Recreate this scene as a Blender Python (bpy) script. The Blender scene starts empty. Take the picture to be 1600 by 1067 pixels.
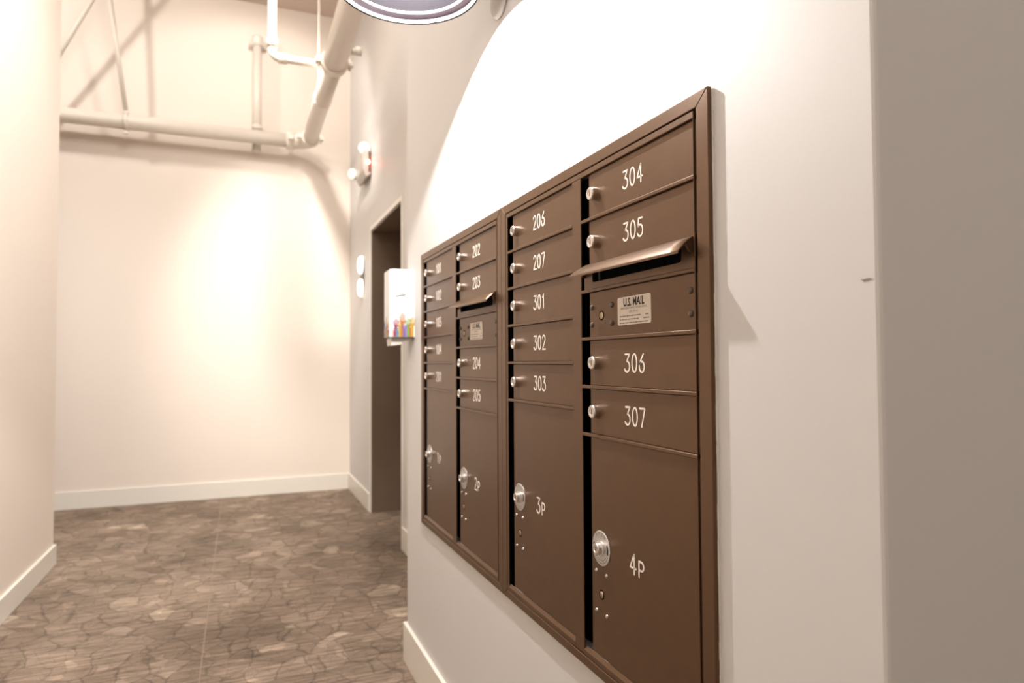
import bpy, bmesh, math, random
from mathutils import Matrix, Vector, Euler

random.seed(7)
scene = bpy.context.scene
COL = scene.collection
R = math.radians

# ------------------------------------------------------------------ camera
EYE = 1.2216
cam_d = bpy.data.cameras.new('camera')
cam = bpy.data.objects.new('camera', cam_d)
COL.objects.link(cam)
cam_d.sensor_width = 36.0
cam_d.lens = 1041.4 / 1600 * 36.0
cam_d.clip_start = 0.02
cam.matrix_world = (Matrix.Translation((0, 0, EYE)) @ Matrix.Rotation(R(-22.272), 4, 'Z')
                    @ Matrix.Rotation(R(90 + 1.7097), 4, 'X') @ Matrix.Rotation(R(-0.311), 4, 'Z'))
cam_d.dof.use_dof = True
cam_d.dof.focus_distance = 1.2
cam_d.dof.aperture_fstop = 4.0
scene.camera = cam

# ------------------------------------------------------------------ world, lights, exposure
world = bpy.data.worlds.new('world')
scene.world = world
world.use_nodes = True
world.node_tree.nodes['Background'].inputs['Color'].default_value = (1.0, 0.86, 0.72, 1)
world.node_tree.nodes['Background'].inputs['Strength'].default_value = 0.05

def light(kind, name, loc, energy, color, **kw):
    d = bpy.data.lights.new(name, kind)
    d.energy = energy; d.color = color
    o = bpy.data.objects.new(name, d); COL.objects.link(o)
    o.location = loc
    tgt = kw.pop('target', None)
    for k, v in kw.items(): setattr(d, k, v)
    if tgt is not None:
        o.rotation_euler = (Vector(tgt) - Vector(loc)).to_track_quat('-Z', 'Y').to_euler()
    return o

WARM = (1.0, 0.945, 0.875)
SOFT = (1.0, 0.965, 0.925)
# bare ceiling lamp over the lift lobby, its reflector aimed at the end wall, two further lamps, then added fill lights
light('SPOT', 'lobby_ceiling_lamp', (0.155, 5.29, 4.30), 38, WARM, shadow_soft_size=0.05,
      spot_size=R(118), spot_blend=0.4, target=(0.155, 6.6, 2.9))
light('SPOT', 'lobby_wall_washer', (0.10, 4.10, 4.35), 600, WARM, shadow_soft_size=0.12,
      spot_size=R(48), spot_blend=1.0, target=(0.62, 6.6, 1.75))
light('SPOT', 'side_hall_lamp', (-2.2, 5.0, 4.40), 112, WARM, shadow_soft_size=0.09,
      spot_size=R(130), spot_blend=0.4, target=(-1.4, 6.6, 2.6))
light('AREA', 'hall_fill_light', (-0.25, 1.6, 4.45), 52, SOFT, shape='RECTANGLE', size=0.9, size_y=2.6, target=(-0.25, 1.6, 0))  # soft overhead fill added for the hallway, no fitting behind it
light('SPOT', 'left_wall_fill_light', (0.10, 1.80, 4.40), 700, SOFT, shadow_soft_size=0.15,
      spot_size=R(62), spot_blend=0.9, target=(-1.04, 4.4, 1.6))  # unseen spot added to brighten the left wall
light('AREA', 'lobby_fill_light', (-0.25, 3.7, 4.45), 40, WARM, shape='SQUARE', size=1.0, target=(-0.5, 6.6, 1.6))  # added area fill that lifts the pipe fronts and the end wall
light('AREA', 'entry_fill_light', (0.4, -1.6, 4.45), 61, SOFT, shape='RECTANGLE', size=1.6, size_y=1.2, target=(0.4, -1.6, 0))  # unseen fill behind the camera, added to light the return wall

vs = scene.view_settings
vs.view_transform = 'Standard'; vs.look = 'None'; vs.gamma = 1.0; vs.use_curve_mapping = False
vs.exposure = 0.0

# ------------------------------------------------------------------ material helpers
def new_mat(name):
    m = bpy.data.materials.new(name); m.use_nodes = True
    nt = m.node_tree
    return m, nt, nt.nodes['Principled BSDF']

def mat(name, col, rough=0.5, metal=0.0, var=0.0, vscale=8.0, bump=0.0, bscale=300.0, spec=0.5, coat=0.0):
    m, nt, b = new_mat(name)
    b.inputs['Base Color'].default_value = (*col, 1)
    b.inputs['Roughness'].default_value = rough
    b.inputs['Metallic'].default_value = metal
    b.inputs['Specular IOR Level'].default_value = spec
    if coat: b.inputs['Coat Weight'].default_value = coat
    if var or bump:
        g = nt.nodes.new('ShaderNodeNewGeometry')
    if var:
        n = nt.nodes.new('ShaderNodeTexNoise'); n.inputs['Scale'].default_value = vscale
        n.inputs['Detail'].default_value = 4
        nt.links.new(g.outputs['Position'], n.inputs['Vector'])
        r = nt.nodes.new('ShaderNodeMapRange')
        r.inputs['To Min'].default_value = 1 - var; r.inputs['To Max'].default_value = 1 + var
        nt.links.new(n.outputs['Fac'], r.inputs['Value'])
        v = nt.nodes.new('ShaderNodeVectorMath'); v.operation = 'SCALE'
        v.inputs[0].default_value = col
        nt.links.new(r.outputs['Result'], v.inputs['Scale'])
        nt.links.new(v.outputs['Vector'], b.inputs['Base Color'])
    if bump:
        n2 = nt.nodes.new('ShaderNodeTexNoise'); n2.inputs['Scale'].default_value = bscale
        n2.inputs['Detail'].default_value = 3
        nt.links.new(g.outputs['Position'], n2.inputs['Vector'])
        bp = nt.nodes.new('ShaderNodeBump'); bp.inputs['Strength'].default_value = bump
        bp.inputs['Distance'].default_value = 0.001
        nt.links.new(n2.outputs['Fac'], bp.inputs['Height'])
        nt.links.new(bp.outputs['Normal'], b.inputs['Normal'])
    return m

def glow(name, col, strength):
    m, nt, b = new_mat(name)
    b.inputs['Base Color'].default_value = (*col, 1)
    b.inputs['Emission Color'].default_value = (*col, 1)
    b.inputs['Emission Strength'].default_value = strength
    return m

M = {}
M['grey_wall'] = mat('grey_wall_paint', (0.645, 0.625, 0.603), 0.55, var=0.015, vscale=3, bump=0.12, bscale=140)
M['cream_wall'] = mat('cream_wall_paint', (0.82, 0.73, 0.65), 0.6, var=0.015, vscale=2, bump=0.12, bscale=140)
M['ceiling'] = mat('ceiling_paint', (0.66, 0.54, 0.47), 0.8, var=0.03)
M['white_trim'] = mat('white_trim_paint', (0.80, 0.76, 0.69), 0.35, bump=0.05, bscale=60)
M['pipe'] = mat('cream_pipe_paint', (0.76, 0.69, 0.61), 0.4, var=0.03, vscale=12, bump=0.1, bscale=90)
M['bronze'] = mat('dark_bronze_powder_coat', (0.136, 0.076, 0.040), 0.30, metal=0.62, var=0.10, vscale=25, bump=0.22, bscale=900, spec=0.5)
M['black'] = mat('black_inside', (0.004, 0.004, 0.004), 0.9, spec=0.1)
M['chrome'] = mat('nickel_lock', (0.78, 0.74, 0.70), 0.22, metal=1.0)
M['disc'] = mat('brushed_steel_disc', (0.62, 0.60, 0.58), 0.38, metal=0.85, var=0.06, vscale=300)
M['brass'] = mat('brass_keyway', (0.62, 0.50, 0.32), 0.35, metal=1.0)
M['ink'] = mat('dark_ink', (0.012, 0.010, 0.010), 0.6)
M['grey_ink'] = mat('grey_ink', (0.20, 0.19, 0.18), 0.6)
M['digit'] = mat('cream_engraving', (0.86, 0.79, 0.70), 0.6)
M['label'] = mat('silver_label', (0.74, 0.66, 0.56), 0.4, var=0.03, vscale=60)
M['rivet'] = mat('bronze_rivet', (0.10, 0.075, 0.06), 0.3, metal=0.3)
M['steel_rivet'] = mat('steel_rivet', (0.45, 0.42, 0.40), 0.25, metal=0.9)
M['lift_metal'] = mat('bronze_lift_metal', (0.20, 0.142, 0.100), 0.42, metal=0.3, var=0.10, vscale=7, bump=0.05, bscale=400)
M['shade'] = mat('dark_enamel', (0.0036, 0.0030, 0.0037), 0.5, spec=0.05)
M['shade_band'] = mat('plum_grey_enamel', (0.12, 0.095, 0.12), 0.4)
M['shade_lip'] = mat('white_enamel', (0.75, 0.72, 0.70), 0.4)
M['fixture'] = mat('white_plastic', (0.42, 0.38, 0.34), 0.35)
M['plate_grey'] = mat('grey_lamp_plate', (0.52, 0.48, 0.44), 0.5)
M['disp_white'] = mat('white_dispenser_shell', (0.74, 0.73, 0.71), 0.35)
M['disp_grey'] = mat('dispenser_tray', (0.70, 0.66, 0.60), 0.35)
M['call_lens'] = glow('call_lamp_lens', (1.0, 0.93, 0.84), 2.0)
M['head_lens'] = glow('emergency_lamp_lens', (1.0, 0.93, 0.82), 0.15)
M['red_lens'] = glow('red_lamp_lens', (1.0, 0.07, 0.04), 60.0)
M['bulb'] = glow('lamp_bulb', (1.0, 0.90, 0.78), 25.0)
M['nick'] = mat('bare_plaster_nick', (0.22, 0.19, 0.16), 0.9)
M['screw'] = mat('dark_screw', (0.08, 0.07, 0.065), 0.4, metal=0.6)

def carpet():
    m, nt, b = new_mat('patterned_carpet')
    N, L = nt.nodes, nt.links
    g = N.new('ShaderNodeNewGeometry')
    w = N.new('ShaderNodeTexNoise'); w.inputs['Scale'].default_value = 5; w.inputs['Detail'].default_value = 2
    L.new(g.outputs['Position'], w.inputs['Vector'])
    mx = N.new('ShaderNodeMix'); mx.data_type = 'VECTOR'; mx.inputs['Factor'].default_value = 0.10
    L.new(g.outputs['Position'], mx.inputs[4]); L.new(w.outputs['Color'], mx.inputs[5])
    mp = N.new('ShaderNodeMapping'); mp.inputs['Scale'].default_value = (7.6, 7.0, 0.0)
    mp.inputs['Rotation'].default_value = (0, 0, 0.3)
    L.new(mx.outputs[1], mp.inputs['Vector'])
    ve = N.new('ShaderNodeTexVoronoi'); ve.feature = 'DISTANCE_TO_EDGE'; ve.inputs['Scale'].default_value = 1.15
    vc = N.new('ShaderNodeTexVoronoi'); vc.inputs['Scale'].default_value = 1.15
    L.new(mp.outputs[0], ve.inputs['Vector']); L.new(mp.outputs[0], vc.inputs['Vector'])
    # a finer crackle laid over the big one
    v2 = N.new('ShaderNodeTexVoronoi'); v2.feature = 'DISTANCE_TO_EDGE'; v2.inputs['Scale'].default_value = 2.3
    L.new(mp.outputs[0], v2.inputs['Vector'])
    sep = N.new('ShaderNodeSeparateColor'); L.new(vc.outputs['Color'], sep.inputs[0])
    ramp = N.new('ShaderNodeValToRGB')
    e = ramp.color_ramp.elements
    e[0].position = 0.0; e[0].color = (0.225, 0.168, 0.126, 1)
    e[1].position = 1.0; e[1].color = (0.36, 0.285, 0.215, 1)
    for p, c in ((0.35, (0.25, 0.190, 0.143, 1)), (0.8, (0.275, 0.210, 0.160, 1)), (0.93, (0.30, 0.230, 0.176, 1))):
        k = e.new(p); k.color = c
    L.new(sep.outputs[0], ramp.inputs['Fac'])
    # broad patches
    pn = N.new('ShaderNodeTexNoise'); pn.inputs['Scale'].default_value = 1.7; pn.inputs['Detail'].default_value = 3
    L.new(g.outputs['Position'], pn.inputs['Vector'])
    pr = N.new('ShaderNodeMapRange'); pr.inputs['From Min'].default_value = .3; pr.inputs['From Max'].default_value = .7
    pr.inputs['To Min'].default_value = .72; pr.inputs['To Max'].default_value = 1.22
    L.new(pn.outputs['Fac'], pr.inputs['Value'])
    # hatch streaks inside the cells
    sm = N.new('ShaderNodeMapping'); sm.inputs['Scale'].default_value = (6, 55, 1); sm.inputs['Rotation'].default_value = (0, 0, -0.25)
    L.new(g.outputs['Position'], sm.inputs['Vector'])
    sn = N.new('ShaderNodeTexNoise'); sn.inputs['Scale'].default_value = 1.0; sn.inputs['Detail'].default_value = 5
    L.new(sm.outputs[0], sn.inputs['Vector'])
    sr = N.new('ShaderNodeMapRange'); sr.inputs['From Min'].default_value = .3; sr.inputs['From Max'].default_value = .7
    sr.inputs['To Min'].default_value = .62; sr.inputs['To Max'].default_value = 1.36
    L.new(sn.outputs['Fac'], sr.inputs['Value'])
    # fibre
    fn = N.new('ShaderNodeTexNoise'); fn.inputs['Scale'].default_value = 230; fn.inputs['Detail'].default_value = 2
    L.new(g.outputs['Position'], fn.inputs['Vector'])
    fr = N.new('ShaderNodeMapRange'); fr.inputs['From Min'].default_value = .25; fr.inputs['From Max'].default_value = .75
    fr.inputs['To Min'].default_value = .72; fr.inputs['To Max'].default_value = 1.28
    L.new(fn.outputs['Fac'], fr.inputs['Value'])
    er = N.new('ShaderNodeMapRange'); er.inputs['From Min'].default_value = 0.0; er.inputs['From Max'].default_value = 0.040
    er.inputs['To Min'].default_value = .62; er.inputs['To Max'].default_value = 1.0
    L.new(ve.outputs['Distance'], er.inputs['Value'])
    e2 = N.new('ShaderNodeMapRange'); e2.inputs['From Min'].default_value = 0.0; e2.inputs['From Max'].default_value = 0.05
    e2.inputs['To Min'].default_value = .80; e2.inputs['To Max'].default_value = 1.0
    L.new(v2.outputs['Distance'], e2.inputs['Value'])
    # scattered small pale chips
    vk = N.new('ShaderNodeTexVoronoi'); vk.inputs['Scale'].default_value = 2.3
    L.new(mp.outputs[0], vk.inputs['Vector'])
    sk = N.new('ShaderNodeSeparateColor'); L.new(vk.outputs['Color'], sk.inputs[0])
    ck = N.new('ShaderNodeMapRange'); ck.inputs['From Min'].default_value = 0.90; ck.inputs['From Max'].default_value = 0.93
    ck.inputs['To Min'].default_value = 1.0; ck.inputs['To Max'].default_value = 1.25
    L.new(sk.outputs[1], ck.inputs['Value'])
    cur = None
    for src in (pr, sr, fr, er, e2, ck):
        if cur is None: cur = src.outputs['Result']; continue
        k = N.new('ShaderNodeMath'); k.operation = 'MULTIPLY'
        L.new(cur, k.inputs[0]); L.new(src.outputs['Result'], k.inputs[1]); cur = k.outputs[0]
    sc = N.new('ShaderNodeVectorMath'); sc.operation = 'SCALE'
    L.new(ramp.outputs['Color'], sc.inputs[0]); L.new(cur, sc.inputs['Scale'])
    L.new(sc.outputs['Vector'], b.inputs['Base Color'])
    b.inputs['Roughness'].default_value = 0.95
    b.inputs['Specular IOR Level'].default_value = 0.15
    bp = N.new('ShaderNodeBump'); bp.inputs['Strength'].default_value = 0.6; bp.inputs['Distance'].default_value = 0.003
    L.new(fn.outputs['Fac'], bp.inputs['Height']); L.new(bp.outputs['Normal'], b.inputs['Normal'])
    return m
M['carpet'] = carpet()
M['seam'] = mat('carpet_seam', (0.30, 0.235, 0.18), 0.95, var=0.15, vscale=60, spec=0.1)

# ------------------------------------------------------------------ mesh helpers
def add_box(bm, x0, x1, y0, y1, z0, z1, bev=0.0, seg=1, mi=0):
    r = bmesh.ops.create_cube(bm, size=1.0, matrix=Matrix.Translation(((x0+x1)/2, (y0+y1)/2, (z0+z1)/2))
                              @ Matrix.Diagonal((abs(x1-x0), abs(y1-y0), abs(z1-z0), 1)))
    vs_ = r['verts']
    fs = {f for v in vs_ for f in v.link_faces}
    for f in fs: f.material_index = mi
    if bev:
        es = list({e for v in vs_ for e in v.link_edges})
        o = bmesh.ops.bevel(bm, geom=es, offset=bev, segments=seg, affect='EDGES', profile=0.5)
        for f in o['faces']: f.material_index = mi

def add_prism(bm, pts, axis, a, b, mi=0):
    """polygon pts (2-D) extruded along axis from a to b; axis x -> pts are (y,z), y -> (x,z), z -> (x,y)"""
    def P(p, t):
        return {'x': (t, p[0], p[1]), 'y': (p[0], t, p[1]), 'z': (p[0], p[1], t)}[axis]
    A = [bm.verts.new(P(p, a)) for p in pts]; B = [bm.verts.new(P(p, b)) for p in pts]
    n = len(pts); fs = [bm.faces.new(A), bm.faces.new(B[::-1])]
    for i in range(n):
        fs.append(bm.faces.new((A[i], B[i], B[(i+1) % n], A[(i+1) % n])))
    for f in fs: f.material_index = mi

def add_tube(bm, pts, r, n=16, cap=True, mi=0):
    pts = [Vector(p) for p in pts]
    rings = []; up = None
    for i, p in enumerate(pts):
        t = (pts[min(i+1, len(pts)-1)] - pts[max(i-1, 0)]).normalized()
        if up is None:
            up = Vector((0, 0, 1)) if abs(t.z) < 0.9 else Vector((1, 0, 0))
        u = t.cross(up).normalized(); w = u.cross(t).normalized(); up = w
        rr = r[i] if isinstance(r, (list, tuple)) else r
        rings.append([bm.verts.new(p + (u*math.cos(a) + w*math.sin(a))*rr) for a in [2*math.pi*k/n for k in range(n)]])
    for A, B in zip(rings, rings[1:]):
        for k in range(n):
            f = bm.faces.new((A[k], A[(k+1) % n], B[(k+1) % n], B[k])); f.smooth = True; f.material_index = mi
    if cap:
        for ring in (rings[0], rings[-1]):
            f = bm.faces.new(ring); f.material_index = mi

def add_lathe(bm, prof, origin, axis, n=24, mi=0, smooth=True, mis=None):
    """prof: list of (radius, height) along axis from origin"""
    ax = Vector(axis).normalized(); o = Vector(origin)
    u = ax.orthogonal().normalized(); w = ax.cross(u)
    rings = []
    for r, h in prof:
        if r < 1e-6: rings.append([bm.verts.new(o + ax*h)])
        else: rings.append([bm.verts.new(o + ax*h + (u*math.cos(2*math.pi*k/n) + w*math.sin(2*math.pi*k/n))*r) for k in range(n)])
    for i, (A, B) in enumerate(zip(rings, rings[1:])):
        for k in range(n):
            k2 = (k+1) % n
            if len(A) == 1 and len(B) == 1: continue
            if len(A) == 1: vs_ = (A[0], B[k2], B[k])
            elif len(B) == 1: vs_ = (A[k], A[k2], B[0])
            else: vs_ = (A[k], A[k2], B[k2], B[k])
            f = bm.faces.new(vs_); f.smooth = smooth; f.material_index = mis[i] if mis else mi

def obj(name, bm, mats, parent=None, loc=None):
    """links bm as one mesh object. Vertices are in world space (or the parent thing's space when loc given)."""
    me = bpy.data.meshes.new(name)
    bmesh.ops.recalc_face_normals(bm, faces=bm.faces)
    bm.to_mesh(me); bm.free()
    return link(name, me, mats, parent, loc)

def root_base(o):
    b = Vector((0, 0, 0))
    while o is not None:
        b += o.location; o = o.parent
    return b

def link(name, me, mats, parent=None, loc=None):
    if mats is not None and not me.materials:
        for m in (mats if isinstance(mats, (list, tuple)) else [mats]):
            me.materials.append(M[m] if isinstance(m, str) else m)
    o = bpy.data.objects.new(name, me); COL.objects.link(o)
    if parent is not None:
        o.parent = parent
    base = root_base(parent) if parent is not None else Vector((0, 0, 0))
    if loc is not None:                     # shared mesh modelled at its own origin, placed at a world point
        o.location = Vector(loc) - base
    elif base.length > 0:                   # mesh in world space: shift it under its thing
        me.transform(Matrix.Translation(-base))
    return o

def tag(o, label=None, cat=None, group=None, kind=None):
    if label: o['label'] = label
    if cat: o['category'] = cat
    if group: o['group'] = group
    if kind: o['kind'] = kind
    return o

def thing(name, loc, label, cat, group=None):
    e = bpy.data.objects.new(name, None); COL.objects.link(e); e.location = loc
    e.empty_display_size = 0.05
    return tag(e, label, cat, group)

def box(name, dims, m, parent=None, bev=0.0, seg=1):
    bm = bmesh.new(); add_box(bm, *dims, bev=bev, seg=seg)
    return obj(name, bm, m, parent)

def struct(name, dims, m, bev=0.0, parent=None):
    o = box(name, dims, m, parent, bev, 2)
    if parent is None: o['kind'] = 'structure'
    return o

# ------------------------------------------------------------------ the setting
WX = 0.6447     # mailbox wall face
EX = 1.000      # lift wall face
BY = 6.618      # end wall face
LX = -1.038     # left wall face
NC = 0.518      # near corner of the mailbox wall
FC = 2.724      # far corner of the mailbox wall
CZ = 4.60
LC = 4.845      # end of the left wall
OY0, OY1, OZ = 4.372, 5.478, 2.30   # lift opening
SEAM = -0.134

fl = struct('floor', (-4.2, 3.2, -3.6, BY, -0.06, -0.012), 'seam')
box('carpet_strip', (-4.2, SEAM-0.0025, -3.6, BY, -0.012, 0.0), 'carpet', fl)
box('carpet_strip', (SEAM+0.0025, 3.2, -3.6, BY, -0.012, 0.0), 'carpet', fl)
box('carpet_seam', (SEAM-0.0025, SEAM+0.0025, -3.6, BY, -0.012, -0.0008), 'seam', fl)

struct('ceiling', (-4.2, 3.2, -3.6, BY+0.15, CZ, CZ+0.1), 'ceiling')
wb = struct('wall_back', (-4.2, 3.2, BY, BY+0.15, -0.06, CZ), 'cream_wall')
# plasterboard joint on the end wall
box('board_joint', (-0.112, -0.104, BY-0.0025, BY, 3.32, CZ), 'cream_wall', wb)
struct('wall_left', (LX-0.25, LX, -3.6, LC, 0, CZ), 'cream_wall', 0.004)
struct('wall_side_hall_left', (-4.3, -4.2, LC-2.0, BY, 0, CZ), 'cream_wall')
struct('wall_side_hall_near', (-4.2, LX-0.25, LC-2.1, LC-2.0, 0, CZ), 'cream_wall')
struct('wall_entry_back', (-4.2, 3.2, -3.7, -3.6, 0, CZ), 'cream_wall')
struct('wall_entry_right', (3.2, 3.3, -3.6, NC, 0, CZ), 'grey_wall')

# mailbox wall: one solid block with a shallow niche that takes the mailboxes
NY0, NY1, NZ0, NZ1 = 0.808, 2.441, 0.642, 1.605
bm = bmesh.new()
add_box(bm, WX, 3.2, NC, FC, 0, CZ, bev=0.005, seg=2)
for co, no in (((0, NY0, 0), (0, 1, 0)), ((0, NY1, 0), (0, 1, 0)), ((0, 0, NZ0), (0, 0, 1)), ((0, 0, NZ1), (0, 0, 1))):
    bmesh.ops.bisect_plane(bm, geom=list(bm.verts) + list(bm.edges) + list(bm.faces), plane_co=co, plane_no=no)
bm.faces.ensure_lookup_table()
nf = [f for f in bm.faces if abs(f.calc_center_median().x - WX) < 1e-4 and NY0 < f.calc_center_median().y < NY1 and NZ0 < f.calc_center_median().z < NZ1]
ex = bmesh.ops.extrude_face_region(bm, geom=nf)
bmesh.ops.delete(bm, geom=nf, context='FACES_ONLY')
bmesh.ops.translate(bm, verts=[g for g in ex['geom'] if isinstance(g, bmesh.types.BMVert)], vec=(0.040, 0, 0))
wm = obj('wall_mailbox', bm, 'grey_wall'); wm['kind'] = 'structure'
bm = bmesh.new()
bm_pts = [(0.5255, 1.3105), (0.5300, 1.3118), (0.5378, 1.3110), (0.5414, 1.3118), (0.5373, 1.3088), (0.5311, 1.3098)]
add_prism(bm, bm_pts, 'x', WX-0.0006, WX+0.002)
obj('plaster_nick', bm, 'nick', wm)

# lift wall: far pier, near pier, header; joined as one L-shaped wall with an opening
bm = bmesh.new()
add_box(bm, EX, EX+0.12, OY1, BY, 0, CZ)
add_box(bm, EX, EX+0.12, FC, OY0, 0, CZ)
add_box(bm, EX, EX+0.12, OY0, OY1, OZ, CZ)
wl = obj('wall_lift', bm, 'grey_wall'); wl['kind'] = 'structure'

# lift portal: bronze jambs, soffit and two door leaves
dr = bpy.data.objects.new('door_1', None); COL.objects.link(dr); dr.location = (EX+0.12, (OY0+OY1)/2, 0)
tag(dr, 'deep dark bronze lift doorway beside the round call lamps', kind='structure')
box('jamb', (EX+0.002, EX+0.46, OY1-0.012, OY1-0.0005, 0, OZ-0.012), 'lift_metal', dr)
box('jamb', (EX+0.002, EX+0.46, OY0+0.0005, OY0+0.012, 0, OZ-0.012), 'lift_metal', dr)
box('soffit', (EX+0.002, EX+0.46, OY0+0.0005, OY1-0.0005, OZ-0.012, OZ-0.0005), 'lift_metal', dr)
mid = (OY0+OY1)/2
box('door_leaf', (EX+0.42, EX+0.45, OY0+0.013, mid-0.002, 0.006, OZ-0.013), 'lift_metal', dr, 0.002)
box('door_leaf', (EX+0.42, EX+0.45, mid+0.002, OY1-0.013, 0.006, OZ-0.013), 'lift_metal', dr, 0.002)
box('sill', (EX+0.30, EX+0.46, OY0+0.012, OY1-0.012, 0.0, 0.005), 'disc', dr)
# painted edge trim around the opening
t1 = bpy.data.objects.new('trim_1', None); COL.objects.link(t1); t1.location = (EX, mid, 0)
tag(t1, 'thin pale edge trim around the lift opening', kind='structure')
box('edge_bead', (EX-0.006, EX, OY1, OY1+0.035, 0, OZ+0.035), 'white_trim', t1, 0.0015)
box('edge_bead', (EX-0.006, EX, OY0-0.035, OY0, 0, OZ+0.035), 'white_trim', t1, 0.0015)
box('edge_bead', (EX-0.006, EX, OY0, OY1, OZ, OZ+0.035), 'white_trim', t1, 0.0015)

def baseboard(name, h, t, path):
    """path: list of (x0,x1,y0,y1, face) boxes"""
    bm = bmesh.new()
    for x0, x1, y0, y1 in path:
        add_box(bm, x0, x1, y0, y1, 0, h, bev=0.003, seg=2)
    o = obj(name, bm, 'white_trim'); o['kind'] = 'structure'; return o
T = 0.014
baseboard('baseboard_back', 0.148, T, [(-4.2, EX-T, BY-T, BY)])
baseboard('baseboard_lift_far', 0.148, T, [(EX-T, EX, OY1+0.036, BY)])
baseboard('baseboard_lift_near', 0.148, T, [(EX-T, EX, FC+T, OY0-0.036)])
baseboard('baseboard_left', 0.122, T, [(LX, LX+T, -3.6, LC+T), (LX-0.25, LX, LC, LC+T)])
baseboard('baseboard_mailbox', 0.156, T, [(WX-T, WX, NC-T, FC+T), (WX, EX, FC, FC+T), (WX, 3.2, NC-T, NC)])

# ------------------------------------------------------------------ mailboxes
# the mailboxes are modelled at a nominal 3.5 inch door pitch, then scaled up to match the room's larger scale and set into the niche
MBS = 1.0604
MWX = 0.608      # wall face in the mailbox model
FX = 0.600       # front plane of the mailbox frames
DX = 0.6056      # front plane of the doors
PIT = 0.0889     # one door height
Z0 = 0.3522 + EYE          # top of the door grid
ZT, ZB = EYE + 0.3816, EYE - 0.567
ZOT, ZOB = EYE + 0.3482, EYE - 0.5374
CW = 0.3398
CELL_Y = [2.2859, 1.9106, 1.4937, 1.1184]        # far (left-hand) edge of each column
Y_FAR, Y_NEAR = 2.3215, 0.7430
Y_MID = 1.53225
GAP = 0.025     # dark slot beside each door
TB = 0.0075      # trim thickness front to back

# --- stroke font for the engraved numbers (unit box 0.62 wide, 1 high)
def arc(cx, cy, rx, ry, a0, a1, n=12):
    return [(cx + rx*math.cos(R(a0 + (a1-a0)*i/n)), cy + ry*math.sin(R(a0 + (a1-a0)*i/n))) for i in range(n+1)]
GL = {
    '0': [arc(.28, .5, .24, .5, 90, 450, 28)],
    '1': [[(.12, .80), (.30, 1.0), (.30, 0)]],
    '2': [arc(.28, .74, .23, .26, 165, -25, 14) + [(.05, 0), (.54, 0)]],
    '3': [[(.06, 1.0), (.50, 1.0), (.24, .60)] + arc(.24, .30, .28, .30, 80, -150, 16)],
    '4': [[(.40, 0), (.40, 1.0), (.03, .30), (.55, .30)]],
    '5': [[(.48, 1.0), (.12, 1.0), (.08, .56)] + arc(.25, .32, .27, .32, 125, -150, 16)],
    '6': [[(.44, 1.0), (.16, .62), (.06, .40)] , arc(.28, .29, .24, .29, 90, 450, 22)],
    '7': [[(.04, 1.0), (.53, 1.0), (.22, 0)]],
    'P': [[(.10, 0), (.10, .78), (.30, .78)] + arc(.30, .56, .22, .22, 90, -90, 10) + [(.10, .34)]],
}
ADV = 0.74
def stroke_mesh(name, polys, w, thick):
    """polys in (right, up) metres, drawn on the plane x=0 facing -x; viewer's right is -y"""
    bm = bmesh.new()
    for k, (poly, closed) in enumerate(polys):
        n = len(poly)
        for (a, b) in zip(poly, poly[1:]):
            d = Vector((b[0]-a[0], b[1]-a[1]))
            if d.length < 1e-7: continue
            d.normalize(); nn = Vector((-d.y, d.x)) * w/2
            q = [(a[0]+nn.x, a[1]+nn.y), (b[0]+nn.x, b[1]+nn.y), (b[0]-nn.x, b[1]-nn.y), (a[0]-nn.x, a[1]-nn.y)]
            add_prism(bm, [(-p[0], p[1]) for p in q], 'x', -thick, 0)
        for p in poly:
            add_prism(bm, [(-(p[0]+w/2*math.cos(R(60*i))), p[1]+w/2*math.sin(R(60*i))) for i in range(6)], 'x', -thick*0.98, 0)
    me = bpy.data.meshes.new(name)
    bmesh.ops.recalc_face_normals(bm, faces=bm.faces); bm.to_mesh(me); bm.free()
    return me
def number_mesh(txt, h, w=0.0031):
    tot = (len(txt)-1)*ADV + 0.56
    polys = []
    for i, ch in enumerate(txt):
        for pl in GL[ch]:
            polys.append(([((x + i*ADV - tot/2)*h, (y-0.5)*h) for x, y in pl], False))
    return stroke_mesh('number', polys, w, 0.0005)

# --- built-in font text as flat mesh (for the labels)
def text_mesh(body, size, sx=1.0, bold=0.0):
    cu = bpy.data.curves.new('label_text', 'FONT'); cu.body = body; cu.size = size; cu.align_x = 'CENTER'; cu.align_y = 'CENTER'
    cu.offset = bold; cu.resolution_u = 2
    o = bpy.data.objects.new('label_text', cu); COL.objects.link(o)
    bpy.context.view_layer.update()
    me = bpy.data.meshes.new_from_object(o.evaluated_get(bpy.context.evaluated_depsgraph_get()))
    bpy.data.objects.remove(o); bpy.data.curves.remove(cu)
    # (x right, y up, z out) -> (right = -y, up = z, out = -x)
    me.transform(Matrix(((0, 0, -1, 0), (-sx, 0, 0, 0), (0, 1, 0, 0), (0, 0, 0, 1))))
    return me

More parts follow.
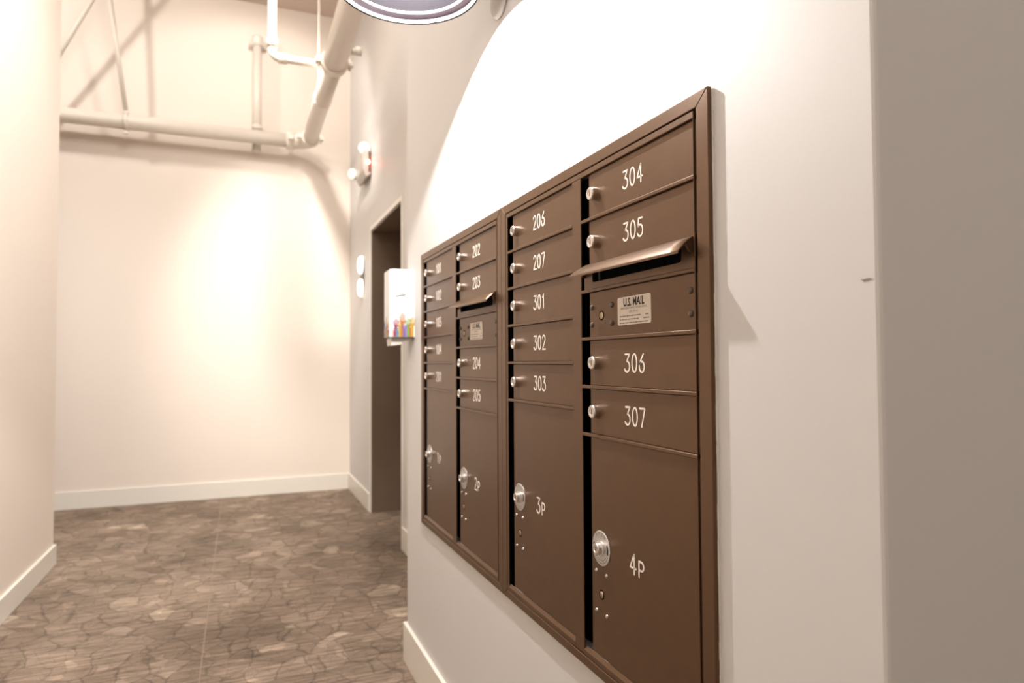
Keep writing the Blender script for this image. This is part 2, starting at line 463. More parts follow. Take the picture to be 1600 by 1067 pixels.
# --- shared lock, rivet, disc meshes, origin on the door face, pointing to -x
def mesh_of(bm, name, mats):
    me = bpy.data.meshes.new(name)
    bmesh.ops.recalc_face_normals(bm, faces=bm.faces); bm.to_mesh(me); bm.free()
    for m in mats: me.materials.append(M[m])
    return me
def make_lock():
    bm = bmesh.new()
    add_lathe(bm, [(0.0122, 0), (0.0122, 0.0100), (0.0110, 0.0120), (0.0072, 0.0120), (0.0068, 0.0110), (0, 0.0110)],
              (0, 0, 0), (-1, 0, 0), 24, smooth=False)
    add_box(bm, -0.0113, -0.0107, -0.0009, 0.0009, -0.0048, 0.0048, mi=1)
    return mesh_of(bm, 'lock', ['chrome', 'ink'])
def make_rivet(r=0.0054, h=0.0032, m='rivet'):
    bm = bmesh.new()
    add_lathe(bm, [(r, 0), (r*0.93, h*0.45), (r*0.62, h*0.86), (0, h)], (0, 0, 0), (-1, 0, 0), 12)
    return mesh_of(bm, 'rivet', [m])
def make_keyhole():
    bm = bmesh.new()
    add_lathe(bm, [(0.0086, 0), (0.0086, 0.0006), (0.0066, 0.0006), (0.0066, 0.0003)], (0, 0, 0), (-1, 0, 0), 18, mi=0)
    add_lathe(bm, [(0.0064, 0.0004), (0.0056, 0.0012), (0, 0.0012)], (0, 0, 0), (-1, 0, 0), 18, mi=1)
    add_box(bm, -0.0016, -0.0011, -0.0007, 0.0007, -0.004, 0.004, mi=0)
    return mesh_of(bm, 'keyhole', ['black', 'brass'])
def make_disc():
    bm = bmesh.new()
    add_lathe(bm, [(0.0312, 0), (0.0312, 0.0008), (0.0300, 0.0016), (0, 0.0016)], (0, 0, 0), (-1, 0, 0), 36, smooth=False)
    for a0 in (-30, 150):       # dark arrow windows either side of the knob
        for (q0, q1) in ((a0+6, a0+44),):
            P0 = [(0.0225*math.cos(R(q)), 0.0225*math.sin(R(q))) for q in (q0, (q0+q1)/2, q1)]
            P1 = [(0.0262*math.cos(R(q)), 0.0262*math.sin(R(q))) for q in (q1, (q0+q1)/2, q0)]
            add_prism(bm, P0 + P1, 'x', -0.0021, -0.0014, mi=1)
    return mesh_of(bm, 'dial_disc', ['disc', 'ink'])
def make_knob():
    bm = bmesh.new()
    add_lathe(bm, [(0.0135, 0), (0.0135, 0.002), (0.0110, 0.003), (0.0110, 0.0095), (0.0098, 0.0112), (0.0062, 0.0112), (0.0058, 0.0102), (0, 0.0102)],
              (0, 0, 0), (-1, 0, 0), 24, smooth=False)
    add_box(bm, -0.0106, -0.0099, -0.0008, 0.0008, -0.0042, 0.0042, mi=1)
    return mesh_of(bm, 'knob', ['chrome', 'ink'])
def make_dial_text():
    bm = bmesh.new()
    for i, ch in enumerate('OPEN'):
        me = text_mesh(ch, 0.0082, 0.8, 0.0002)
        a = R(-33 + 22*i)             # clockwise from straight up
        me.transform(Matrix.Translation((0, 0, 0.0258)))
        me.transform(Matrix.Rotation(a, 4, 'X'))
        bm.from_mesh(me); bpy.data.meshes.remove(me)
    for f in bm.faces: f.material_index = 0
    return mesh_of(bm, 'dial_lettering', ['grey_ink'])
def make_dial_print():
    # worn, unreadable small print round the lower half
    bm = bmesh.new()
    for rr, lo, hi, n in ((0.0262, 205, 335, 15), (0.0215, 218, 322, 10)):
        for k in range(n):
            q = R(lo + (hi-lo)*k/(n-1)); dq = R(2.6)
            P = [(-(rr+s)*math.cos(q+t), (rr+s)*math.sin(q+t)) for s, t in ((-.0010, -dq), (-.0010, dq), (.0010, dq), (.0010, -dq))]
            add_prism(bm, P, 'x', -0.0001, 0.0003)
    return mesh_of(bm, 'dial_print', ['grey_ink'])
LOCK, RIVET, KEYHOLE = make_lock(), make_rivet(), make_keyhole()
SRIVET = make_rivet(0.0042, 0.0034, 'steel_rivet')
DISC, KNOB, DIALTXT, DIALPRINT = make_disc(), make_knob(), make_dial_text(), make_dial_print()

def put(name, me, parent, x, y, z, scale=None):
    o = link(name, me, None, parent, (x, y, z))
    if scale: o.scale = scale
    return o

def zrow(v): return Z0 - v*PIT

def door(unit, ci, v0, v1, txt, parcel=False):
    yl = CELL_Y[ci]; yr = yl - CW
    zt = min(zrow(v0) - 0.0035, ZOT - 0.0004); zb_ = max(zrow(v1) + 0.0035, ZOB + 0.0062)
    d = box('parcel_door' if parcel else 'door', (DX, DX+0.003, yr - 0.002, yl - GAP, zb_, zt), 'bronze', unit, 0.0006)
    if not parcel:
        vm = (v0 + v1)/2
        put('lock', LOCK, d, DX, yl - 0.0475, zrow(vm))
        me = number_mesh(txt, 0.0295); me.materials.append(M['digit'])
        put('number', me, d, DX, yl - 0.1745, zrow(vm + 0.005))
    else:
        vc = (v0 + 10)/2
        yk = yl - 0.0595
        put('dial_disc', DISC, d, DX, yk, zrow(vc))
        put('knob', KNOB, d, DX - 0.0016, yk, zrow(vc))
        put('dial_lettering', DIALTXT, d, DX - 0.00175, yk, zrow(vc))
        put('dial_print', DIALPRINT, d, DX - 0.00175, yk, zrow(vc))['kind'] = 'stuff'
        for dv in (0.50, 1.30):
            for du in (-0.018, 0.018):
                put('rivet', SRIVET, d, DX, yk - du, zrow(vc + dv))
        put('keyhole', KEYHOLE, d, DX, yk, zrow(vc + 0.93), )
        me = number_mesh(txt, 0.0325, 0.0031); me.materials.append(M['digit'])
        put('number', me, d, DX, yl - 0.1755, zrow(vc - 0.01))
    return d

def rail(unit, ci, v, h=0.0062):
    yl = CELL_Y[ci]
    return box('rail', (FX + 0.0008, DX + 0.002, yl - CW - 0.001, yl + 0.001, zrow(v) - h/2, zrow(v) + h/2), 'bronze', unit, 0.0009)

def mail_plate(unit, ci):
    yl = CELL_Y[ci]
    p = box('lock_panel', (DX, DX+0.003, yl - CW - 0.002, yl - GAP, zrow(3.5) + 0.0035, zrow(2.5) - 0.0035), 'bronze', unit, 0.0006)
    for u, v in ((0.033, 2.855), (0.104, 2.855), (0.033, 3.215), (0.104, 3.215), (0.325, 2.82), (0.325, 3.20)):
        put('rivet', RIVET, p, DX, yl - u, zrow(v))
    put('keyhole', KEYHOLE, p, DX, yl - 0.0680, zrow(3.04))
    # printed label
    yc, zc, wd, ht = yl - 0.1745, zrow(3.012), 0.101, 0.0475
    bm = bmesh.new(); rr = 0.004; pts = []
    for sx, sz, a0 in ((1, 1, 0), (-1, 1, 90), (-1, -1, 180), (1, -1, 270)):
        for k in range(5):
            a = R(a0 + 22.5*k)
            pts.append((yc + sx*(wd/2 - rr) + rr*math.cos(a), zc + sz*(ht/2 - rr) + rr*math.sin(a)))
    add_prism(bm, pts, 'x', DX - 0.0007, DX)
    obj('mail_label', bm, 'label', p)
    xs = DX - 0.00085
    me = text_mesh('U.S. MAIL', 0.0190, 0.82, 0.0006); me.materials.clear(); me.materials.append(M['ink'])
    put('lettering', me, p, xs, yc, zc + 0.0138)
    for body, size, sx, dz in (('APPROVED BY THE POSTMASTER GENERAL', 0.0050, 0.82, 0.0040), ('USPS STD 4C', 0.0058, 0.85, -0.0022)):
        me = text_mesh(body, size, sx); me.materials.clear(); me.materials.append(M['grey_ink'])
        put('lettering', me, p, xs, yc, zc + dz)
    # lines of print too fine to read
    bm = bmesh.new(); rng = random.Random(11)
    for dz in (-0.0090, -0.0148, -0.0205):
        y = -0.043
        while y < 0.043:
            ln = rng.uniform(0.003, 0.011); e = min(y + ln, 0.045)
            if rng.random() < 0.9:
                add_box(bm, DX - 0.0009, DX - 0.0006, yc - e, yc - y, zc + dz - 0.0009, zc + dz + 0.0009)
            y = e + 0.0016
    obj('fine_print', bm, 'grey_ink', p)['kind'] = 'stuff'

def mail_slot(unit, ci):
    yl = CELL_Y[ci]; yr = yl - CW
    px = DX - 0.0022
    z1, z0 = zrow(2.02), zrow(2.5)
    s0, s1 = yl - 0.039, yl - 0.307       # slot ends
    sz0, sz1 = 1.3665, 1.3940
    bm = bmesh.new()
    ztop = 1.402
    ya, yb_ = yl - 0.009, yr - 0.001
    add_box(bm, px, px+0.0025, yb_, ya, z0 + 0.0032, sz0)
    add_box(bm, px, px+0.0025, yb_, ya, sz1, ztop)
    add_box(bm, px, px+0.0025, s0, ya, sz0, sz1)
    add_box(bm, px, px+0.0025, yb_, s1, sz0, sz1)
    # rounded slot corners
    for (yc, sg) in ((s0, -1), (s1, 1)):
        r = 0.006
        pts = [(yc, sz0), (yc + sg*r, sz0)] + [(yc + sg*r - sg*r*math.sin(R(a)), sz0 + r - r*math.cos(R(a))) for a in (22.5, 45, 67.5, 90)]
        add_prism(bm, pts, 'x', px + 0.0001, px + 0.0024)
    obj('slot_panel', bm, 'bronze', unit)
    box('slot_throat', (DX + 0.0125, DX + 0.0145, s1 - 0.004, s0 + 0.004, sz0 - 0.004, sz1 + 0.004), 'black', unit)
    # awning-like hood: thin bent plate with folded ends
    o = 0.0310
    rt, rb = 1.4010, 1.3765
    xr, xf = px, DX - o
    th = 0.0030
    A = [(xr, yl - 0.010, rt), (xr, yr + 0.006, rt)]
    F = [(xf, yl - 0.000, rb + 0.0035), (xf, yr + 0.002, rb)]
    bm = bmesh.new()
    n = 10
    top = []; bot = []
    for i in range(n+1):
        t = i/n
        ca = Vector(A[0]).lerp(Vector(A[1]), t); cf = Vector(F[0]).lerp(Vector(F[1]), t)
        row_t = []; row_b = []
        for j, (s, lift) in enumerate(((0, 0), (0.35, 0.0018), (0.7, 0.0022), (0.93, 0.0012), (1, 0))):
            p = ca.lerp(cf, s) + Vector((0, 0, lift))
            row_t.append(bm.verts.new(p)); row_b.append(bm.verts.new(p - Vector((0, 0, th))))
        top.append(row_t); bot.append(row_b)
    for i in range(n):
        for j in range(4):
            f = bm.faces.new((top[i][j], top[i+1][j], top[i+1][j+1], top[i][j+1])); f.smooth = True
            f = bm.faces.new((bot[i][j], bot[i][j+1], bot[i+1][j+1], bot[i+1][j])); f.smooth = True
        bm.faces.new((top[i][4], top[i+1][4], bot[i+1][4], bot[i][4]))
        bm.faces.new((top[i][0], bot[i][0], bot[i+1][0], top[i+1][0]))
    for i in (0, n):
        for j in range(4):
            bm.faces.new((top[i][j], top[i][j+1], bot[i][j+1], bot[i][j]))
    # end gussets
    for i, y in ((0, A[0][1]), (n, A[1][1])):
        q = [(xr, rt - th), (xr, rt - 0.024), (xr - 0.006, rt - 0.022), (xr - 0.012, rt - 0.012)]
        sgn = 1 if i == 0 else -1
        add_prism(bm, q, 'y', y, y - sgn*0.003)
    obj('slot_hood', bm, 'bronze', unit)

def mailbox_unit(name, y_far, y_near, cols, texts, label, group, y_mid):
    u = thing(name, (MWX, (y_far + y_near)/2, ZB), label, 'mailbox', group)
    # outer trim, mitred
    wt, wb_, ws = 0.0212, 0.0180, 0.0270
    f0, f1 = FX, FX + TB
    def trim(pts):
        bm = bmesh.new(); add_prism(bm, pts, 'x', f0, f1)
        bmesh.ops.bevel(bm, geom=list(bm.edges), offset=0.0010, segments=1, affect='EDGES')
        obj('frame_trim', bm, 'bronze', u)
    g = 0.0004
    trim([(y_far-g, ZT), (y_near+g, ZT), (y_near+ws, ZT-wt), (y_far-ws, ZT-wt)])
    trim([(y_far-g, ZB), (y_far-ws, ZB+wb_), (y_near+ws, ZB+wb_), (y_near+g, ZB)])
    trim([(y_far-g, ZT-g), (y_far-ws, ZT-wt-g), (y_far-ws, ZB+wb_+g), (y_far-g, ZB+g)])
    trim([(y_near+g, ZT-g), (y_near+g, ZB+g), (y_near+ws, ZB+wb_+g), (y_near+ws, ZT-wt-g)])
    # inner face frame: head, sill and stiles, set a hair behind the trim with an open joint
    c0, c1 = cols
    ya, yz = CELL_Y[c0], CELL_Y[c1] - CW
    jf, jn = y_far - ws - 0.0015, y_near + ws + 0.0072
    x0, x1 = FX + 0.0010, FX + 0.0038
    zt_in, zb_in = ZT - wt - 0.0014, ZB + wb_ + 0.0014
    box('head_rail', (x0, DX + 0.001, jn, jf, ZOT, zt_in), 'bronze', u, 0.0010)
    # sloping sill
    for ci in cols:
        yl = CELL_Y[ci]
        bm = bmesh.new()
        add_prism(bm, [(x0, zb_in), (DX, zb_in), (DX, ZOB + 0.0060), (x0, ZOB - 0.001)], 'y', yl - CW, yl)
        obj('sill', bm, 'bronze', u)
    box('stile', (x0, x1, ya, jf, zb_in, ZOT), 'bronze', u, 0.0008)
    box('stile', (x0, x1, jn, yz - 0.0001, zb_in, ZOT), 'bronze', u, 0.0008)
    box('divider', (x0, x1, CELL_Y[c1], CELL_Y[c0] - CW, zb_in, ZOT), 'bronze', u, 0.0010)
    # near edge of every column: the door's hinge leaf
    for ci in cols:
        yr = CELL_Y[ci] - CW
        box('hinge_leaf', (DX - 0.0012, DX, yr + 0.0005, yr + 0.0045, ZOB + 0.0062, ZOT - 0.0002), 'bronze', u)
    # dark inside of the box
    bm = bmesh.new()
    b0, b1, q0, q1 = y_near + 0.0195, y_far - 0.0195, ZB + 0.0160, ZT - 0.0160
    add_box(bm, MWX + 0.030, MWX + 0.032, b0, b1, q0, q1)
    add_box(bm, f1 + 0.0005, MWX + 0.030, b0, b0 + 0.001, q0, q1)
    add_box(bm, f1 + 0.0005, MWX + 0.030, b1 - 0.001, b1, q0, q1)
    add_box(bm, f1 + 0.0005, MWX + 0.030, b0, b1, q0, q0 + 0.001)
    add_box(bm, f1 + 0.0005, MWX + 0.030, b0, b1, q1 - 0.001, q1)
    obj('body', bm, 'black', u)
    A, B = texts
    for i, t in enumerate(A[:5]):
        door(u, c0, i, i+1, t)
        rail(u, c0, i+1)
    door(u, c0, 5, 10.02, A[5], True)
    door(u, c1, 0, 1, B[0]); rail(u, c1, 1)
    door(u, c1, 1, 2, B[1])
    mail_slot(u, c1); rail(u, c1, 2.5)
    mail_plate(u, c1); rail(u, c1, 3.5)
    door(u, c1, 3.5, 4.5, B[2]); rail(u, c1, 4.5)
    door(u, c1, 4.5, 5.5, B[3]); rail(u, c1, 5.5)
    door(u, c1, 5.5, 10.02, B[4], True)
    u.scale = (MBS, MBS, MBS)
    u.location = (WX - 0.0002, y_mid, 0.6203)
    return u
mailbox_unit('mailbox_bank', Y_FAR, Y_MID + 0.0003, (0, 1),
             (['101', '102', '103', '104', '201', '1P'], ['202', '203', '204', '205', '2P']),
             'dark bronze wall mailbox bank with doors 101 to 205 beside the white dispenser', 'wall mailbox banks', 2.0434)
mailbox_unit('mailbox_bank', Y_MID - 0.0003, Y_NEAR, (2, 3),
             (['206', '207', '301', '302', '303', '3P'], ['304', '305', '306', '307', '4P']),
             'dark bronze wall mailbox bank with doors 206 to 307 and parcel door 4P', 'wall mailbox banks', 1.2063)
# ragged bead of white caulk down the near edge of the frames
bm = bmesh.new(); rng = random.Random(3); z = 0.625
while z < 1.62:
    h = rng.uniform(0.006, 0.03); w = rng.uniform(0.0006, 0.0022)
    add_box(bm, WX - rng.uniform(0.0012, 0.0022), WX, 0.7879 - w, 0.7879 + 0.002, z, min(z + h, 1.624))
    z += h
obj('caulk_bead', bm, 'white_trim', wm)

# ------------------------------------------------------------------ gooseneck wall lamp over the mailboxes
LPX, LPY, LPZ, LPR = 0.3868, 1.622, 2.1614, 0.178
lamp = thing('wall_lamp', (WX, LPY, 2.215), 'gooseneck wall lamp with a dark round shade and white rim above the mailboxes', 'lamp')
bm = bmesh.new()
prof = [(LPR, 0.0), (LPR-0.0015, 0.003), (LPR-0.006, 0.011), (0.158, 0.0150), (0.155, 0.0158), (0.153, 0.022), (0.135, 0.052), (0.118, 0.080), (0.080, 0.120), (0.040, 0.145), (0.022, 0.150), (0.022, 0.20),
        (0.030, 0.20), (0.030, 0.155), (0.045, 0.150), (0.085, 0.125), (0.123, 0.085), (0.140, 0.055), (0.160, 0.024), (LPR-0.003, 0.016), (LPR+0.003, 0.004), (LPR+0.003, -0.002), (LPR, 0.0)]
add_lathe(bm, prof, (LPX, LPY, LPZ), (0, 0, 1), 64, mis=[1 if 1 <= k <= 3 else 0 for k in range(len(prof)-1)])
sh = obj('shade', bm, ['shade', 'shade_band'], lamp)
bm = bmesh.new()
add_lathe(bm, [(LPR-0.0016, 0.0004), (LPR-0.0054, 0.0072), (LPR-0.0042, 0.0076), (LPR-0.0006, 0.0008), (LPR-0.0016, 0.0004)], (LPX, LPY, LPZ), (0, 0, 1), 64)
tag(obj('rim_band', bm, 'shade_lip', sh), 'bright white rim band')
bm = bmesh.new()
add_lathe(bm, [(0.1570, 0.0146), (0.1545, 0.0142), (0.1520, 0.0185), (0.1540, 0.0200), (0.1570, 0.0146)], (LPX, LPY, LPZ), (0, 0, 1), 64)
tag(obj('reflector_ring', bm, 'shade_lip', sh), 'white ring inside the shade')
bm = bmesh.new()
add_lathe(bm, [(0, 0.098), (0.014, 0.101), (0.022, 0.112), (0.022, 0.125), (0.014, 0.145), (0, 0.148)], (LPX, LPY, LPZ), (0, 0, 1), 24)
obj('bulb', bm, 'bulb', lamp)
bm = bmesh.new()
pts = [(WX-0.016, LPY+0.02, 2.215), (WX-0.05, LPY+0.02, 2.225)]
for k in range(13):
    a = R(-60 + 20*k)
    pts.append((0.50 + 0.1132*math.cos(a), LPY+0.02 - 0.02*k/12, 2.49 + 0.112*math.sin(a)))
pts.append((LPX, LPY, 2.43)); pts.append((LPX, LPY, LPZ+0.19))
add_tube(bm, pts, 0.010, 14)
obj('gooseneck_arm', bm, 'shade', lamp)
bm = bmesh.new()
add_lathe(bm, [(0, 0), (0.055, 0), (0.055, 0.006), (0.048, 0.012), (0.016, 0.018), (0, 0.018)], (WX-0.0002, LPY+0.02, 2.199), (-1, 0, 0), 32)
obj('wall_plate', bm, 'plate_grey', lamp)
light('POINT', 'wall_lamp_light', (LPX, LPY, LPZ+0.086), 105, (1.0, 0.975, 0.955), shadow_soft_size=0.012)

# ------------------------------------------------------------------ dispenser on the wall
dx0, dx1, dy0, dy1, dz0, dz1 = 0.5454, WX, 2.591, 2.712, 1.3202, 1.5884
dsp = thing('dispenser', (WX, (dy0+dy1)/2, dz0 - 0.04), 'white wall dispenser printed with colourful raised hands, at the wall end', 'dispenser')
bm = bmesh.new()
ch = 0.012
add_prism(bm, [(dx1-0.0003, dy0), (dx0+ch, dy0), (dx0, dy0+ch), (dx0, dy1-ch), (dx0+ch, dy1), (dx1-0.0003, dy1)], 'z', dz0, dz1-0.004)
add_prism(bm, [(dx1-0.0003, dy0+.004), (dx0+ch+.002, dy0+.004), (dx0+.004, dy0+ch+.002), (dx0+.004, dy1-ch-.002), (dx0+ch+.002, dy1-.004), (dx1-0.0003, dy1-.004)], 'z', dz1-0.004, dz1)
obj('shell', bm, 'disp_white', dsp)
bm = bmesh.new()
add_prism(bm, [(dx0+0.008, dz0), (dx0+0.010, dz0-0.034), (dx0+0.045, dz0-0.030), (dx0+0.062, dz0-0.016), (dx1-0.001, dz0-0.012), (dx1-0.001, dz0)], 'y', dy0+0.02, dy1-0.02)
obj('nozzle_tray', bm, 'disp_grey', dsp)
box('bottom_edge', (dx0+0.004, dx1-0.001, dy0+0.003, dy1-0.003, dz0-0.0035, dz0), 'ink', dsp)
# scribbled, unreadable word on the side
bm = bmesh.new()
wp = [(0.569 + 0.0030*k, dy0-0.0006, 1.480 + 0.0012*k*0.5 + 0.0028*math.sin(k*2.1)) for k in range(14)]
add_tube(bm, wp, 0.0015, 6)
obj('word_mark', bm, 'ink', dsp)
hand_cols = [((0.85, 0.16, 0.10), .010, .030), ((0.55, 0.08, 0.20), .020, .062), ((0.20, 0.45, 0.75), .026, .030), ((0.88, 0.60, 0.12), .038, .055), ((0.82, 0.30, 0.06), .048, .082),
             ((0.25, 0.22, 0.70), .058, .045), ((0.55, 0.35, 0.75), .066, .038), ((0.30, 0.62, 0.12), .076, .066), ((0.85, 0.22, 0.05), .086, .048), ((0.90, 0.55, 0.08), .094, .070)]
def hand_outline(w, h):
    """arm with five spread fingers, base centre at (0,0)"""
    aw = w*0.26; py_ = h*0.55; top = h
    pts = [(-aw, 0), (aw, 0), (aw*1.05, py_)]
    for cx, tip, fw in ((.50, .72, .09), (.36, .93, .08), (.12, 1.0, .08), (-.12, .97, .08), (-.34, .86, .08)):
        base = py_ + (h*0.10 if cx != .50 else 0)
        pts += [((cx+fw)*w, base), ((cx*1.25+fw)*w, top*tip-0.1*h*.3), ((cx*1.25)*w, top*tip), ((cx*1.25-fw)*w, top*tip-0.1*h*.3), ((cx-fw)*w, base)]
    pts += [(-aw*1.05, py_)]
    return pts
for i, (c, u, h) in enumerate(hand_cols):
    m_ = mat('hand_print_ink_%d' % i, tuple(0.5*v for v in c), 0.5)
    pts = hand_outline(0.021 if h > .05 else 0.018, h*1.15)
    bm = bmesh.new()
    xc = dx0 + ch + 0.003 + (u - .010)*0.88
    lift = 0.0002 + 0.00008*i
    q = [(min(max(xc + p[0], dx0+ch+0.0005), dx1-0.001), dz0 + 0.001 + p[1]) for p in pts]
    add_prism(bm, q, 'y', dy0 - lift, dy0)
    obj('hand_print', bm, m_, dsp)
for i, (c, u, h) in enumerate(hand_cols[:8]):
    m_ = bpy.data.materials['hand_print_ink_%d' % ((i*3+1) % 10)]
    bm = bmesh.new()
    yc = dy0 + ch + 0.012 + i*0.0105
    q = [(yc + p[0]*0.8, dz0 + 0.001 + p[1]) for p in hand_outline(0.018, h)]
    q = [(min(max(a, dy0+ch+0.001), dy1-ch-0.001), b) for a, b in q]
    add_prism(bm, q, 'x', dx0 - 0.0002 - 0.00008*i, dx0)
    obj('hand_print', bm, m_, dsp)

# ------------------------------------------------------------------ lift call lamps
clp = thing('lift_call_lamp', (EX, 5.88, 1.97), 'two round glowing lift call lamps on a dark plate beside the lift', 'lamp')
bm = bmesh.new()
pts = [(5.88 + 0.072*math.cos(R(a)), 2.065 + 0.072*math.sin(R(a))) for a in range(0, 181, 15)]
pts += [(5.88 + 0.072*math.cos(R(a)), 1.880 + 0.072*math.sin(R(a))) for a in range(180, 361, 15)]
add_prism(bm, pts, 'x', EX - 0.010, EX - 0.0003)
obj('back_plate', bm, 'screw', clp)
for z in (2.072, 1.872):
    bm = bmesh.new()
    add_lathe(bm, [(0.078, 0), (0.078, 0.014), (0.070, 0.024), (0.045, 0.032), (0, 0.035)], (EX - 0.010, 5.88, z), (-1, 0, 0), 32)
    tag(obj('lens', bm, 'call_lens', clp), 'glowing white round lens')
for z in (2.165, 1.775):
    bm = bmesh.new()
    add_lathe(bm, [(0.010, 0), (0.010, 0.004), (0, 0.006)], (EX - 0.0003, 5.83, z), (-1, 0, 0), 12)
    obj('screw', bm, 'disc', clp)

# ------------------------------------------------------------------ emergency light high on the lift wall
em = thing('emergency_light', (EX, 5.63, 2.75), 'white emergency light with a red glowing lens high above the lift', 'emergency light')
bm = bmesh.new()
add_prism(bm, [(EX-0.0003, 2.77), (EX-0.045, 2.735), (EX-0.075, 2.79), (EX-0.075, 2.95), (EX-0.05, 2.965), (EX-0.0003, 2.965)], 'y', 5.46, 5.80)
bmesh.ops.bevel(bm, geom=list(bm.edges), offset=0.005, segments=2, affect='EDGES')
obj('housing', bm, 'fixture', em)
box('side_recess', (EX-0.028, EX-0.006, 5.4575, 5.4605, 2.78, 2.95), 'rivet', em)
bm = bmesh.new()
add_lathe(bm, [(0.019, 0), (0.019, 0.006), (0.012, 0.012), (0, 0.014)], (EX-0.034, 5.4575, 2.862), (0, -1, 0), 20)
tag(obj('red_lens', bm, 'red_lens', em), 'glowing red lens')
for (px_, py_, pz_, ax) in ((EX-0.045, 5.53, 2.995, (-0.3, -0.7, -0.1)), (EX-0.085, 5.86, 2.86, (-0.75, -0.6, -0.1))):
    a = Vector(ax).normalized()
    bm = bmesh.new()
    add_lathe(bm, [(0, -0.05), (0.026, -0.045), (0.045, -0.01), (0.048, 0.02), (0.048, 0.026)], (px_, py_, pz_), a, 24)
    hd = obj('lamp_head', bm, 'fixture', em)
    bm = bmesh.new()
    add_lathe(bm, [(0.047, 0.024), (0.030, 0.030), (0, 0.032)], (px_, py_, pz_), a, 24)
    obj('lens', bm, 'head_lens', hd)

# ------------------------------------------------------------------ pipes under the high ceiling
PX, PZ, PY = 0.590, 3.270, 6.420
sp = thing('sprinkler_pipe', (PX, PY, PZ), 'large cream painted sprinkler main that turns along the end wall', 'pipe')
bm = bmesh.new(); add_tube(bm, [(PX, -3.5, PZ), (PX, 4.62, PZ)], 0.080, 28); obj('pipe_run', bm, 'pipe', sp)
bm = bmesh.new(); add_tube(bm, [(PX, 4.62, PZ), (PX, PY-0.15, PZ)], 0.066, 28); obj('pipe_run', bm, 'pipe', sp)
bm = bmesh.new()
pts = [(PX, PY-0.16, PZ)] + [(PX-0.13+0.13*math.cos(R(a)), PY-0.13+0.13*math.sin(R(a)), PZ) for a in range(0, 91, 10)] + [(PX-0.16, PY, PZ)]
add_tube(bm, pts, 0.070, 28); obj('elbow', bm, 'pipe', sp)
bm = bmesh.new(); add_tube(bm, [(PX-0.15, PY, PZ), (-4.1, PY, PZ)], 0.063, 28); obj('pipe_run', bm, 'pipe', sp)
def coupling(c, ax, r, parent):
    bm = bmesh.new()
    add_lathe(bm, [(r*.9, -.036), (r+.012, -.036), (r+.020, -.022), (r+.020, .022), (r+.012, .036), (r*.9, .036)], c, ax, 28)
    o = obj('coupling', bm, 'pipe', parent)
    side = Vector(ax).cross(Vector((0, 0, 1))).normalized()
    for s in (-1, 1):
        bm = bmesh.new()
        p = Vector(c) + side*s*(r+.030)
        add_box(bm, p.x-.024, p.x+.024, p.y-.024, p.y+.024, p.z-.018, p.z+.018, bev=.004)
        add_tube(bm, [p + Vector((0, 0, -.040)), p + Vector((0, 0, .040))], .010, 8)
        obj('bolt_pad', bm, 'pipe', o)
coupling((PX, 4.62, PZ), (0, 1, 0), 0.072, sp)
coupling((PX, PY-0.155, PZ), (0, 1, 0), 0.064, sp)
coupling((PX-0.165, PY, PZ), (1, 0, 0), 0.062, sp)
# branch that leaves the main at the coupling and rises to the ceiling
BRY = 4.86
bm = bmesh.new()
bz = 3.345
add_tube(bm, [(PX-0.03, BRY, bz), (0.25, BRY, bz)] + [(0.25-0.05*math.sin(R(a)), BRY, bz+0.05-0.05*math.cos(R(a))) for a in range(15, 91, 15)] + [(0.20, BRY, bz+0.10), (0.20, BRY, CZ-0.001)], 0.028, 18)
obj('branch_pipe', bm, 'pipe', sp)
bm = bmesh.new(); add_lathe(bm, [(.029, -.03), (.036, -.03), (.036, .03), (.029, .03)], (0.27, BRY, bz), (1, 0, 0), 18); obj('branch_fitting', bm, 'pipe', sp)
bm = bmesh.new(); add_lathe(bm, [(.029, -.03), (.036, -.03), (.036, .03), (.029, .03)], (0.20, BRY, bz+0.10), (0, 0, 1), 18); obj('branch_fitting', bm, 'pipe', sp)
# capped test outlet on the main
bm = bmesh.new(); add_tube(bm, [(PX+0.05, 4.42, PZ), (PX+0.135, 4.42, PZ+0.01)], [0.022, 0.022], 14)
add_lathe(bm, [(0, .155), (.030, .150), (.030, .115), (.022, .110)], (PX, 4.42, PZ+0.006), (1, 0, .05), 14)
obj('outlet_cap', bm, 'pipe', sp)

def hanger(name, x, y, ztop, zpipe, r, label, group):
    h = thing(name, (x, y, zpipe), label, 'pipe hanger', group)
    bm = bmesh.new(); add_tube(bm, [(x, y, zpipe + r + 0.012), (x, y, ztop)], 0.011, 10); obj('rod', bm, 'pipe', h)
    return h
h1 = hanger('pipe_hanger', 0.56, 5.30, CZ-0.001, PZ, 0.066, 'thin cream hanger rod holding the sprinkler main near the lift', 'pipe hangers')
bm = bmesh.new(); add_lathe(bm, [(.0665, -.013), (.071, -.013), (.071, .013), (.0665, .013), (.0665, -.013)], (PX, 5.30, PZ), (0, 1, 0), 28); obj('ring_clamp', bm, 'pipe', h1)
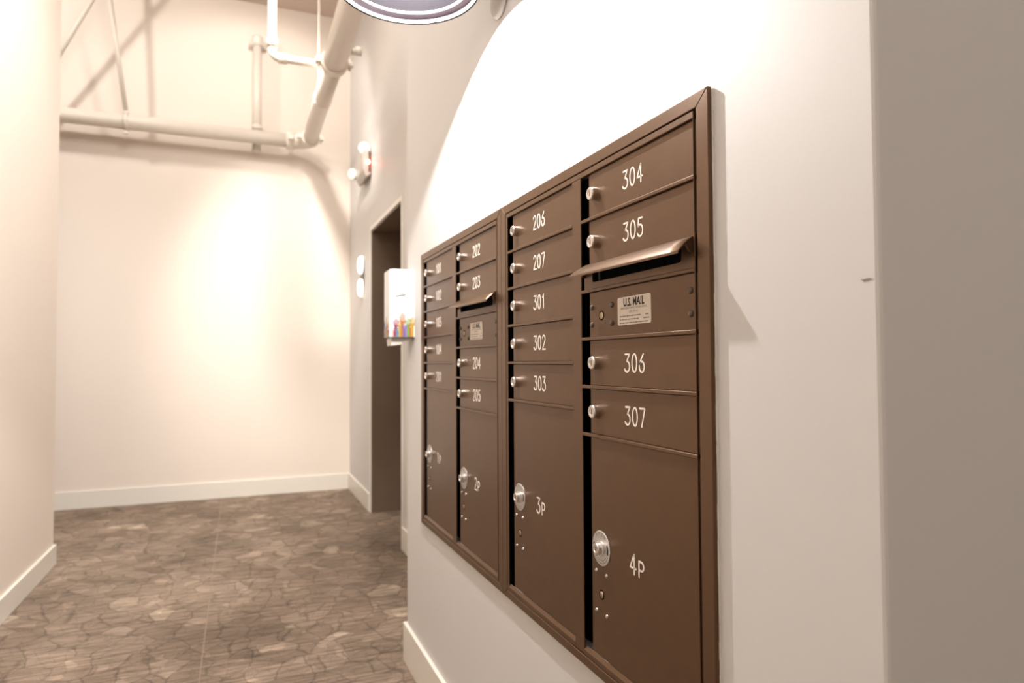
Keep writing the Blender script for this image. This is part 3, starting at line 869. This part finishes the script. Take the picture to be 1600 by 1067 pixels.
# sloping rods on the run along the end wall
def rod(name, a, b, r, label, cat, group, clamp=None):
    t = thing(name, a, label, cat, group)
    bm = bmesh.new(); add_tube(bm, [a, b], r, 12); obj('rod', bm, 'pipe', t)
    if clamp is not None:
        bm = bmesh.new(); add_lathe(bm, [(.0635, -.018), (.070, -.018), (.070, .018), (.0635, .018), (.0635, -.018)], (clamp, PY, PZ), (1, 0, 0), 28)
        c = obj('ring_clamp', bm, 'pipe', t)
        bm = bmesh.new(); add_box(bm, clamp-.022, clamp+.022, PY-.020, PY+.020, PZ+.069, PZ+.095, bev=.004); obj('clamp_ear', bm, 'pipe', c)
        bm = bmesh.new(); add_box(bm, clamp-.020, clamp+.020, PY-.014, PY+.014, PZ-.105, PZ-.069, bev=.004); obj('clamp_bolt', bm, 'pipe', c)
    return t
rod('sway_brace', (-0.900, PY, PZ+0.085), (-1.06, PY-0.12, CZ-0.001), 0.019, 'near vertical cream rod clamped to the pipe along the end wall', 'pipe hanger', 'pipe hangers', clamp=-0.900)
rod('sway_brace', (-1.57, PY-0.02, PZ+0.075), (-0.93, PY-0.20, CZ-0.001), 0.019, 'steeply sloping cream brace above the pipe by the left wall', 'pipe hanger', 'pipe hangers')
# short riser standing on the end wall
rs = thing('riser_pipe', (0.14, PY+0.11, PZ+0.065), 'short upright cream riser between the wall pipe and its top fitting', 'pipe')
bm = bmesh.new(); add_tube(bm, [(0.14, PY+0.11, PZ-0.10), (0.14, PY+0.11, 4.20)], 0.038, 18); obj('pipe_run', bm, 'pipe', rs)
bm = bmesh.new(); add_lathe(bm, [(.039, -.04), (.050, -.04), (.050, .05), (.030, .065), (0, .065)], (0.14, PY+0.11, 4.19), (0, 0, 1), 18); obj('top_fitting', bm, 'pipe', rs)
bm = bmesh.new(); add_tube(bm, [(0.065, PY+0.11, 4.17), (0.215, PY+0.11, 4.17)], 0.020, 14); obj('cross_fitting', bm, 'pipe', rs)
bm = bmesh.new(); add_lathe(bm, [(.039, -.02), (.047, -.02), (.047, .02), (.039, .02)], (0.14, PY+0.11, PZ+0.12), (0, 0, 1), 18); obj('base_collar', bm, 'pipe', rs)
for z in (4.12, 3.42):
    box('wall_bracket', (0.125, 0.155, PY+0.149, BY-0.0003, z-0.02, z+0.02), 'pipe', rs)
